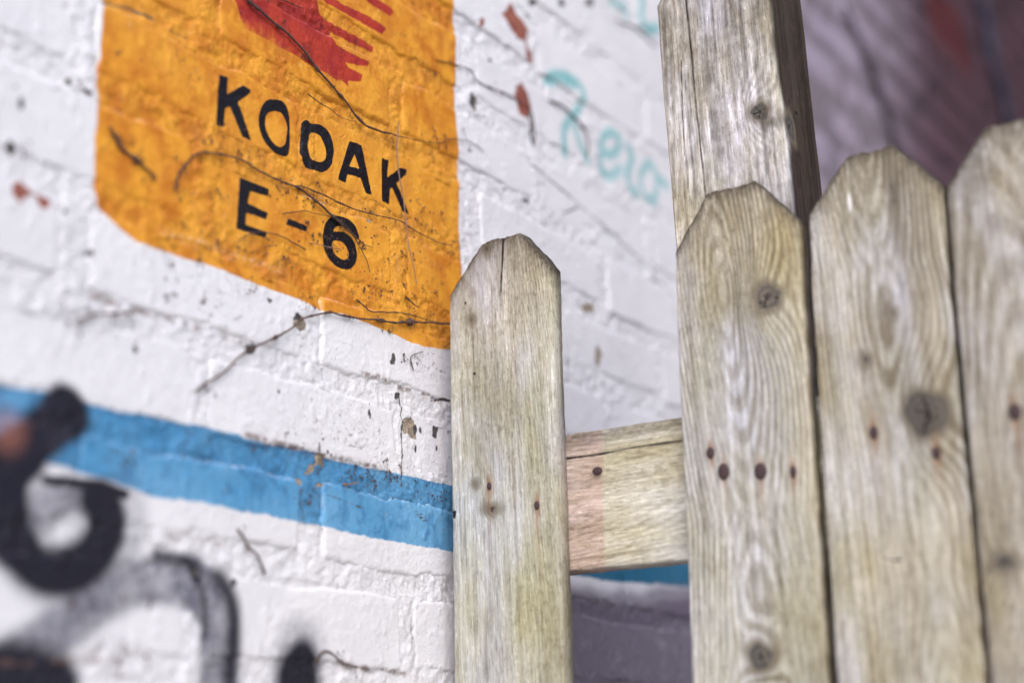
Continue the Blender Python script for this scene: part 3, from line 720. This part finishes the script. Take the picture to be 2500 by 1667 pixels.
picket(11, .2184, .0365, .1005, CAM_H+.430, (.30, .70), CAM_H+.391, CAM_H+.392,
       [(1874,725,25,30), (1857,1603,24,26)],
       [(1735,1105,8,13,.006), (1767,1151,12,18,.008), (1857,1150,13,18,.010), (1937,1151,6,13,.004)],
       lambda l: (.272+.008*np.sin((l-CAM_H)*9), .004+.15*np.abs(np.mod(l-CAM_H-.352+.17, .34)-.17)), (.50, .485, .445), 1.0, .0018,
       stains=[(*FP(1830,480), .02, .02, .25), (*FP(1700,520), .012, .02, .25), (*FP(1700,1000), .006, .06, .2)],
       extra=lambda s, l, tn: tn*(1+(sstep(.30, .44, l-CAM_H)*.9+.8*np.exp(-((s-.327)/.010)**2))[:, None]*np.array([.02, -.04, -.17])[None, :]*1.0))
picket(23, .3258, .041, .0978, CAM_H+.429, (.33, .68), CAM_H+.394, CAM_H+.391,
       [(2262,1009,40,44), (2113,878,7,9), (2178,764,5,8), (2180,470,4,40)],
       [(2134,1055,8,14,.006), (2286,1105,8,13,.008)],
       lambda l: (.396+.006*np.sin((l-CAM_H)*8+1), .004+.16*np.abs(np.mod(l-CAM_H-.232+.11, .22)-.11)), (.49, .47, .44), 1.05, .0019,
       cracks_=[(fpl([(2161,1366),(2207,1368)]), .0007)], stains=[(*FP(2262,1009), .026, .036, .35), (*FP(2200,430), .006, .02, .5)], drips=[(*FP(2074,494), .0013, .007)],
       extra=lambda s, l, tn: tn*(1-(.22*sstep(-.2, .5, fbm(s*45, l*7, 17, 3)))[:, None]*np.array([.7, .9, 1.3])[None, :])*(1+.22*np.exp(-((s-.358)/.012)**2))[:, None])
picket(31, .4285, .039, .1005, CAM_H+.422, (.30, .70), CAM_H+.388, CAM_H+.388,
       [(2450,1372,18,14)], [(2478,1005,11,17,.012)],
       lambda l: (.46+.02*np.sin((l-CAM_H)*7), .02+.1*(l-CAM_H)), (.43, .40, .37), .8, .0019, stains=[(*FP(2440,330), .03, .02, .4)])
for i in range(9):
    y0 = .5350+.1055*i; rr = random.Random(i+50)
    picket(41+i*7, y0, .02, .1005, CAM_H+.42+rr.uniform(-.006, .006), (.31, .69), CAM_H+.385, CAM_H+.385, [], [],
           lambda l, y0=y0: (y0+.05+.01*np.sin(l*8), .02+.1*np.abs(l-1.2)), (.39+rr.uniform(-.04, .03), .355, .30), .7, .0019)

# rails on the back of the pickets
XRL = XF+TH+.0006
def rail(zc_fn, h, seed, s0, s1, knots=(), nails=(), cr=(), extra=None, thick=.024):
    # across = vertical, along = towards the camera (-Y)
    def wf(L): c = zc_fn(L); return -(c+h/2), -(c-h/2)
    at0 = wood_attrs(seed, (.60, .57, .49), list(knots), list(nails), lambda l: (-1.52+0*l, .02+.2*np.abs(l-.1)), .3, .0016, cracks_=cr, extra=extra, streak_=.3,
                     stains=[(-(zc_fn(.14)+h/2), .17, .011, .3, .75)])
    b = board('rail', (XRL, 0, 0), (0, 0, -1), (0, -1, 0), (1, 0, 0), wf, s1, None, at0, seed, thick, None, (80, np.concatenate([np.linspace(s0, .30, 150, endpoint=False), np.linspace(.30, s1, 60)])), fence)
    return b
def rail_extra(s, l, tn):
    edge = at_fence(1470, 1200, XRL)[0]*-1
    k_ = sstep(edge+.0016, edge-.0016, .0016*fbm(s*120, l*90, 12, 3)+ l+(s+1.5)*.05)[:, None]
    pink = np.array([.58, .46, .42])
    tn = tn*(1-k_)+pink*k_
    return tn
rz = lambda L: CAM_H+.2165-(L-.118)*.035
cr1 = [(-at_fence(a, b, XRL)[1], -at_fence(a, b, XRL)[0]) for a, b in [(1370,1121),(1450,1112),(1520,1098),(1600,1085),(1666,1075),(1800,1060)]]
rail(rz, .107, 61, .035, 1.5, cr=[(cr1, .0006)], extra=rail_extra)
rail(lambda L: .45+0*L, .1, 63, .03, 1.5)
b_ = [c for c in fence.children if c.name.startswith('rail')][0]
ny, nz = at_fence(1461, 1150, XRL); nail(b_, -ny, nz, .0042, .0032, XRL, depth=.002)

# tall post behind the second picket
def post(y0, y1, top, seed, X, deep, lean=.0):
    ns, nd = 110, 60
    ls = np.concatenate([np.linspace(-.05, CAM_H+.36, 40, endpoint=False), np.linspace(CAM_H+.36, top-.02, 190, endpoint=False), np.linspace(top-.02, top, 14)])
    ch = .012
    sf = np.linspace(y0, y1, ns); sd = np.linspace(0, deep, nd)
    # outline of the section, unrolled: front face, right side, back, left side
    rad = .004; P = []
    for s in sf: P.append((s, 0))
    for d in sd[1:]: P.append((y1, d))
    for s in np.linspace(y1, y0, 12)[1:]: P.append((s, deep))
    for d in np.linspace(deep, 0, 12)[1:-1]: P.append((y0, d))
    P = np.array(P); per = np.concatenate([[0], np.cumsum(np.hypot(*(P[1:]-P[:-1]).T))])+y0
    # round the arrises
    c = np.array([(y0+y1)/2, deep/2]); h = np.array([(y1-y0)/2, deep/2])
    q = P-c
    for ax in (0, 1):
        pass
    ex = np.maximum(np.abs(q[:, 0])-(h[0]-rad), 0); ey = np.maximum(np.abs(q[:, 1])-(h[1]-rad), 0)
    nrm = np.hypot(ex, ey); sc_ = np.where((ex > 0) & (ey > 0), rad/np.maximum(nrm, 1e-9), 1)
    q2 = np.sign(q)*(np.minimum(np.abs(q), h-rad)+np.stack([ex*sc_, ey*sc_], 1)); P2 = q2+c
    n = len(P2); nl = len(ls)
    S = np.repeat(P2[:, 0][:, None], nl, 1); D = np.repeat(P2[:, 1][:, None], nl, 1); PR = np.repeat(per[:, None], nl, 1); L = np.repeat(ls[None, :], n, 0)
    # chamfered top: the last rows pull in
    k = np.clip((L-(top-ch))/ch, 0, 1); k2 = k
    S = S+(c[0]-S)*k2*.10*1; D = D+(c[1]-D)*k2*.13
    S = S+lean*(L-CAM_H-.4); S = S+fbm(L*30, PR*4, seed, 2)*.0005
    V = np.stack([X+D.ravel(), -S.ravel(), L.ravel()+fbm(PR.ravel()*120, PR.ravel()*0, 4, 2)*.0012*k.ravel()], 1)
    idx = np.arange(n*nl).reshape(n, nl)
    nxt = np.roll(idx, -1, 0); F = np.stack([idx[:, :-1], nxt[:, :-1], nxt[:, 1:], idx[:, 1:]], -1).reshape(-1, 4)
    # cap
    V = np.vstack([V, [X+c[1], -(c[0]+lean*(top-CAM_H-.4)), top+.001]]); ci = len(V)-1
    Fc = np.array([(idx[i, -1], idx[(i+1) % n, -1], ci, ci) for i in range(n)])
    pr = np.append(PR.ravel(), per.mean()); ll = np.append(L.ravel(), top)
    side0 = y1
    kf = FP(1855, 274, X); ks = (y1+.012, CAM_H+.486)
    cr = [([FP(*p, X) for p in [(1670,-80),(1675,20),(1690,150),(1703,300),(1716,420),(1725,520),(1740,700)]], .00045), ([FP(*p, X) for p in [(1663,150),(1667,300),(1670,380)]], .0002),
          ([(y1+.028, CAM_H+.503), (y1+.031, CAM_H+.5035)], .0014), ([(y1+.034, CAM_H+.42), (y1+.040, CAM_H+.421)], .0006)]
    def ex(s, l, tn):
        # face turned to the yard: untreated brown wood, plus its shade put into the colour
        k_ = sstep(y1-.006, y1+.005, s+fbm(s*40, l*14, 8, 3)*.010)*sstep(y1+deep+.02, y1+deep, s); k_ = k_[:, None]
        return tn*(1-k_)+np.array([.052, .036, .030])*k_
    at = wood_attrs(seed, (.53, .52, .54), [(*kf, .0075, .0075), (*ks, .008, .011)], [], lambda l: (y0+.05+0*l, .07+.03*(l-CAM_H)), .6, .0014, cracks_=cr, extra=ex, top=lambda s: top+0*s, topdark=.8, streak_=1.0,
                    stains=[(FP(1875,290,X)[0]+.004, FP(1875,290,X)[1]-.004, .012, .006, .8), (y0+.008, CAM_H+.60, .012, .05, .55), (y0+.03, CAM_H+.56, .004, .09, .4), (y1-.035, CAM_H+.59, .006, .07, .5), (y1-.012, CAM_H+.585, .01, .025, .5), (y1+.03, CAM_H+.55, .006, .1, .6)])(pr, ll)
    at['wc'] = np.stack([pr+seed, ll+seed*.7, pr*0], 1)
    me = bpy.data.meshes.new('post')
    o = link('post', make_mesh('post', V-np.array(FL), np.vstack([F[:, ::-1], Fc[:, ::-1]]) if False else np.vstack([F]), at, M_WOOD), fence)
    # cap as its own small fan, joined
    me = o.data
    import bmesh
    bm = bmesh.new(); bm.from_mesh(me); bm.verts.ensure_lookup_table()
    for i in range(n): bm.faces.new((bm.verts[idx[i, -1]], bm.verts[idx[(i+1) % n, -1]], bm.verts[ci]))
    bmesh.ops.recalc_face_normals(bm, faces=bm.faces); bm.to_mesh(me); bm.free()
    for p_ in me.polygons: p_.use_smooth = True
    return o
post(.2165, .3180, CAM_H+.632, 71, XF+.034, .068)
post(1.30, 1.40, CAM_H+.60, 75, XF+.030, .068)

# ------------------------------------------------------------------ added building, out of view, blocks the sky on the right past the wall
nb = bpy.data.objects.new('added_sky_blocker', None); COL.objects.link(nb); nb.location = (3.4, -2.5, 0)
tag(nb, 'added unseen dark red brick building blocking the sky past the far end of the painted wall', 'building')
M_NB = plain('added_dark_red_brick', (.11, .045, .04), (.17, .075, .06), 25, .9, .003)
M_NM = plain('added_dark_mortar', (.10, .09, .085), (.14, .13, .12), 60, .95, .002)
o = box('mortar', 3.325, 6.5, -5.4, .25, -.05, 4.6, M_NM); o.parent = nb; o.matrix_parent_inverse = nb.matrix_basis.inverted()
V = []; F = []; r = random.Random(5); n = 0
for k in range(61):
    z0 = .005+k*U; y = -5.4-(.1125 if k % 2 else 0)
    while y < 0:
        a_, b_ = max(y+.005, -5.4), min(y+.220, -.005); p = 3.325-.006-r.uniform(0, .002)
        if b_-a_ > .02:
            V += [(3.33, a_, z0), (3.33, b_, z0), (3.33, b_, z0+.065), (3.33, a_, z0+.065), (p, a_, z0), (p, b_, z0), (p, b_, z0+.065), (p, a_, z0+.065)]
            F += [[n+4, n+7, n+6, n+5], [n, n+4, n+5, n+1], [n+1, n+5, n+6, n+2], [n+2, n+6, n+7, n+3], [n+3, n+7, n+4, n]]; n += 8
        y += .225
o = link('brick_rows', make_mesh('brick_rows', np.array(V)-np.array([3.4, -2.5, 0]), F, mat=M_NB, smooth=False), nb); o['kind'] = 'stuff'  # brick rows of the added sky-blocking building
o = box('added_blocker_roof', 3.22, 6.6, -5.5, .3, 4.602, 4.68, M_COPE); o.parent = nb; o.matrix_parent_inverse = nb.matrix_basis.inverted()

# ------------------------------------------------------------------ dead creeper stems clinging to the wall
def tube(P, R, k=6):
    P = np.asarray(P, float); n = len(P); T = np.gradient(P, axis=0); T /= np.maximum(np.linalg.norm(T, axis=1), 1e-9)[:, None]
    N = np.cross(T, (0, 1, 0.)); N /= np.maximum(np.linalg.norm(N, axis=1), 1e-9)[:, None]; Bv = np.cross(T, N)
    a = np.arange(k)/k*2*math.pi
    V = (P[:, None, :]+R[:, None, None]*(N[:, None, :]*np.cos(a)[None, :, None]+Bv[:, None, :]*np.sin(a)[None, :, None])).reshape(-1, 3)
    i = np.arange(n-1)[:, None]; j = np.arange(k)[None, :]
    F = np.stack([i*k+j, i*k+(j+1) % k, (i+1)*k+(j+1) % k, (i+1)*k+j], -1).reshape(-1, 4)
    return V, F
def merge(parts):
    V = []; F = []; n = 0
    for v, f in parts: V.append(v); F.append(f+n); n += len(v)
    return np.vstack(V), np.vstack(F)
ICO = None
def pad(x, h, z, r, rg):
    """a dried adhesive disc"""
    V = [(x, -h-r*.8, z)]; k = 6
    for q, hh in ((.8, .55), (1.0, .1)):
        for i in range(k):
            a = 2*math.pi*i/k; rr = r*q*rg.uniform(.8, 1.2); V.append((x+rr*math.cos(a), -h-r*hh, z+rr*math.sin(a)))
    F = [(0, 1+i, 1+(i+1) % k, 1+(i+1) % k) for i in range(k)]+[(1+i, 1+k+i, 1+k+(i+1) % k, 1+(i+1) % k) for i in range(k)]
    return np.array(V), np.array(F)
def tri_mesh(name, V, F, mat):
    me = bpy.data.meshes.new(name); me.from_pydata([tuple(v) for v in V], [], [tuple(dict.fromkeys(int(q) for q in f)) for f in F]); me.materials.append(mat)
    me.polygons.foreach_set('use_smooth', np.full(len(me.polygons), True)); return me
def wander(P2, seed, amp=.0008, h=.002, hv=.001, kk=10):
    Q = smooth_open(P2, kk); t = np.concatenate([[0], np.cumsum(np.hypot(*(Q[1:]-Q[:-1]).T))])
    Q = Q+np.stack([fbm(t*70, t*0+seed, seed, 3), fbm(t*70, t*0+seed+9, seed+4, 3)], 1)*amp
    H = h+hv*fbm(t*40, t*0+1, seed+8, 2)
    return np.stack([Q[:, 0], -H, Q[:, 1]], 1), t
def tendril(x, z, seed, size=.006, h=.001):
    """forked wiry tendril with discs at its tips, returns mesh pieces"""
    rg = random.Random(seed); out = []; a = rg.uniform(0, 2*math.pi)
    def go(x, z, a, L, r, d):
        n = 4; P = [(x, -h-.0006, z)]
        for i in range(n):
            a += rg.uniform(-.5, .5); x += math.cos(a)*L/n; z += math.sin(a)*L/n; P.append((x, -h-rg.uniform(0, .0008), z))
        out.append(tube(P, np.linspace(r, r*.7, n+1), 4))
        if d == 0 or rg.random() < .25: out.append(pad(x, h, z, rg.uniform(.0005, .0009), rg)); return
        for q in range(rg.choice((1, 2, 2))): go(x, z, a+rg.uniform(-1.1, 1.1), L*rg.uniform(.5, .8), r*.8, d-1)
    go(x, z, a, size, .00022, 3)
    return out
def vine(pts, r0, r1, label, seed, mat=None, nodes=6, shoots=(), h=.0022, amp=.0008, tr=(1, 0, 0), tend=4, name='vine_stem', group=None):
    P, t = wander(W(pts, *tr), seed, amp, h)
    r0 *= 1.05; r1 *= 1.05; L = t[-1]; R = r0+(r1-r0)*t/L; rg = random.Random(seed)
    for i in range(nodes):
        c = rg.uniform(.03, .97)*L; R = R*(1+.75*np.exp(-((t-c)/(r0*1.6+.0006))**2))
    R = R*(1+.12*fbm(t*300, t*0, seed+2, 2)); R[0] *= .5; R[-1] *= .4
    base = P[0].copy(); V, F = tube(P, R, 8)
    o = link(name, make_mesh(name, V-base, F, mat=mat or M_TWIG), None, tuple(base)); tag(o, label, 'vine', group)
    for sp, sr in shoots:
        Q, tt = wander(W(sp, *tr), seed+31, amp, h*.8); RR = sr*(1-.6*tt/tt[-1]); V, F = tube(Q, RR, 6)
        link('side_shoot', make_mesh('side_shoot', V-base, F, mat=mat or M_TWIG), o)
    if tend:
        parts = []
        for i in range(tend):
            q = P[int(rg.uniform(.05, .98)*(len(P)-1))]; parts += tendril(q[0], q[2], seed*50+i, rg.uniform(.004, .008), h*.5)
        V, F = merge(parts); q = tri_mesh('tendril', V-base, F, M_TWIG); q = link('tendril', q, o); q['kind'] = 'stuff'
    return o
vine([(560,-60),(600,5),(640,40),(690,82),(720,112),(742,136),(775,180),(812,220),(838,252),(862,285),(890,312),(930,325),(962,334)], .00105, .0006, 'thick dark stem running down across the red emblem to above the letters', 1, nodes=9, tend=10, h=.003,
     shoots=[([(745,232),(790,262),(830,290),(862,298)], .0005), ([(940,325),(1000,342),(1060,350),(1085,345),(1130,342)], .0005), ([(640,-20),(690,5),(735,24)], .0008), ([(862,285),(905,318),(945,330)], .0006)])
vine([(418,468),(428,440),(444,410),(462,388),(480,377),(515,375),(545,381),(590,395),(640,425),(700,452),(728,462),(765,495),(800,524),(838,560)], .0006, .0008, 'long thin stem arching from below the first K down over the figure 6', 2, nodes=9, tend=12,
     shoots=[([(800,524),(845,560),(872,602),(890,640),(897,665)], .0006), ([(838,560),(862,580),(885,600),(905,606)], .0006), ([(686,524),(712,521),(738,518),(765,524),(800,530)], .0005)])
vine([(262,312),(275,335),(290,362),(320,385),(350,410),(378,438)], .0009, .0006, 'short forked twig at the left edge of the orange panel', 3, nodes=5, tend=8, shoots=[([(268,330),(285,328),(287,345)], .0005)])
vine([(575,592),(600,575),(632,569),(665,575),(705,592),(742,612)], .0004, .0005, 'fine curved stem under the letter E', 4, nodes=2, tend=1)
vine([(748,596),(775,600),(800,607),(830,612)], .0003, .0003, 'short pale stem end at the foot of the figure 6', 5, mat=M_TWIGP, nodes=1, tend=2)
vine([(470,958),(505,930),(545,905),(580,870),(615,850),(655,830),(700,806),(722,788),(745,775),(792,764),(825,772),(868,780),(910,783),(960,790),(1000,786),(1040,790),(1120,792)], .0007, .0007, 'knotty stem climbing from the white bricks along the lower edge of the orange panel', 6, nodes=22, tend=12, h=.003,
     shoots=[([(865,732),(885,750),(905,764),(950,764),(1000,770),(1050,785),(1110,792)], .0006), ([(985,725),(1000,740),(1017,753)], .0010), ([(1005,779),(1008,800)], .0005)])
vine([(962,300),(958,340),(957,380),(960,420),(966,460),(973,510),(979,560),(985,610),(995,655),(1004,698)], .0005, .0004, 'pale straight stem hanging down past the last K', 7, mat=M_TWIGP, nodes=3, tend=0, h=.006)
vine([(725,455),(790,480),(850,508),(905,525),(960,538),(1010,565),(1060,590),(1100,600)], .0005, .0004, 'thin stem lying along the joint below the letters', 8, nodes=8, tend=10)
vine([(572,1290),(588,1310),(603,1338),(620,1350),(632,1375),(642,1402)], .0006, .0008, 'lone brown twig on the white bricks under the blue band', 9, nodes=2, tend=1)
vine([(190,782),(225,770),(262,768),(305,764),(330,765)], .0006, .0006, 'blurred stem at the left on the white bricks above the blue band', 10, nodes=5, tend=5)
vine([(1060,148),(1098,158),(1140,170),(1160,198),(1190,215),(1232,232),(1262,250),(1292,275),(1300,320),(1302,352)], .0005, .0006, 'thin stem crossing the white bricks and the pink paint patch', 11, nodes=6, tend=6)
vine([(1335,248),(1370,262),(1400,290),(1425,320),(1432,350),(1428,385)], .0009, .0008, 'dark stem through the leg of the turquoise letter R', 12, mat=M_TWIGD, nodes=4, tend=3)
vine([(1065,354),(1085,346),(1110,342),(1150,350),(1180,372)], .0004, .0003, 'fine stem leaving the orange panel at its right edge', 13, nodes=2, tend=4)
vine([(830,1184),(850,1182),(872,1178)], .0006, .0004, 'small pale twig stuck on the blue band', 14, mat=M_TWIGP, nodes=1, tend=1)
vine([(765,1620),(780,1592),(800,1590),(835,1618),(870,1630)], .0008, .0005, 'bent brown twig beside the black spray blot', 15, nodes=2, tend=2)
vine([(2050,20),(2080,89),(2104,143),(2130,207),(2150,265),(2174,344),(2200,420)], .0035, .0045, 'old thick stem on the dark brickwork just right of the post', 16, mat=M_TWIGD, nodes=3, tend=0, h=.008, amp=.003)
vine([(2375,-40),(2388,20),(2400,80),(2412,150),(2436,230),(2452,300),(2470,360)], .0085, .0085, 'dark bluish cable hanging on the brickwork at the upper right', 17, mat=plain('dark_blue_rubber', (.03, .035, .07), (.04, .05, .09), 30), nodes=0, tend=0, h=.012, amp=.003, name='cable')['category'] = 'cable'
vine([(1005,905),(1000,870),(1030,860)], .0004, .0003, 'tiny dead shoot on the white bricks beside the first picket', 18, nodes=1, tend=2)
vine([(1080,848),(1095,838),(1115,822)], .0005, .0004, 'short stem end at the lower right corner of the orange panel', 19, nodes=1, tend=1)
# loose discs and tendril scraps nobody could count
parts = []; rg = random.Random(99)
cl = [(700,470,40,6,3),(740,480,30,5,2),(650,590,35,10,3),(760,575,50,16,4),(830,620,40,12,3),(900,600,50,12,3),(950,640,40,10,2),(1000,620,50,14,4),(1060,560,40,10,4),(560,610,60,10,3),(500,600,50,8,3),(430,560,50,6,2),
      (900,700,60,16,5),(1000,740,50,14,5),(1060,700,40,8,3),(830,210,40,8,2),(640,30,60,10,0),(780,70,40,6,1),(850,140,40,10,4),(960,75,30,5,2),(1050,180,40,6,2),(1060,330,50,10,4),(1040,500,60,12,3),(930,540,50,10,3),(470,170,40,6,2),(430,150,40,5,2),(520,350,60,12,3),(600,380,50,8,3),
      (330,120,50,4,1),(520,480,40,6,2),(700,640,50,12,2),(480,500,40,4,1),(880,1180,60,14,2),(960,1160,50,12,3),(1000,1230,50,10,1),(770,1110,60,12,2),(690,1070,60,10,2),(750,1210,30,10,2),(710,1220,20,6,2),(795,1300,25,8,3),(1010,1300,20,6,2),(1060,1220,40,8,1),(640,1110,50,6,1),(480,1080,60,8,3),(430,1170,60,7,3),(320,1130,40,6,3),
      (520,740,60,6,2),(380,640,60,5,2),(400,720,40,2,3),(610,700,40,6,2),(760,740,30,8,3),(1150,120,50,6,1),(1230,200,40,6,2),(1120,600,20,4,2),(330,1640,50,4,3),(350,1590,30,3,2),(80,1060,30,2,2),(210,1500,60,3,2),(300,1580,40,4,2),(500,770,80,6,2),(80,370,50,3,2),(180,210,40,2,2)]
cl += [(860,1170,30,12,3),(905,1190,20,8,2),(950,1160,20,8,3),(1070,1215,20,10,1),(1000,1255,14,8,0),(1010,1300,10,6,2),(700,1210,10,8,2),(640,1085,30,8,2),(280,1120,40,8,4),(440,1110,40,8,4),(480,1180,30,6,3),(800,1110,20,8,1),(330,1460,50,5,3),(230,1560,40,5,2)]
for cx_, cy_, sp_, n_, tn_ in cl:
    for i in range(n_):
        x, z = at_wall(rg.gauss(cx_, sp_*.5), rg.gauss(cy_, sp_*.4)); parts.append(pad(x, .0002+rg.uniform(-.0004, .0006), z, rg.uniform(.00045, .0010), rg))
    for i in range(tn_):
        x, z = at_wall(rg.gauss(cx_, sp_*.5), rg.gauss(cy_, sp_*.4)); parts += tendril(x, z, rg.randint(0, 99999), rg.uniform(.002, .0055), .0004)
for i in range(260):
    x, z = at_wall(rg.uniform(430, 1110), rg.uniform(60, 800)); parts.append(pad(x, .0001, z, rg.uniform(.0002, .0005), rg))
V, F = merge(parts); o = link('tendril_scraps', tri_mesh('tendril_scraps', V, F, M_PAD)); tag(o, 'dried tendril scraps and adhesive discs scattered over the painted bricks', 'tendrils', kind='stuff')
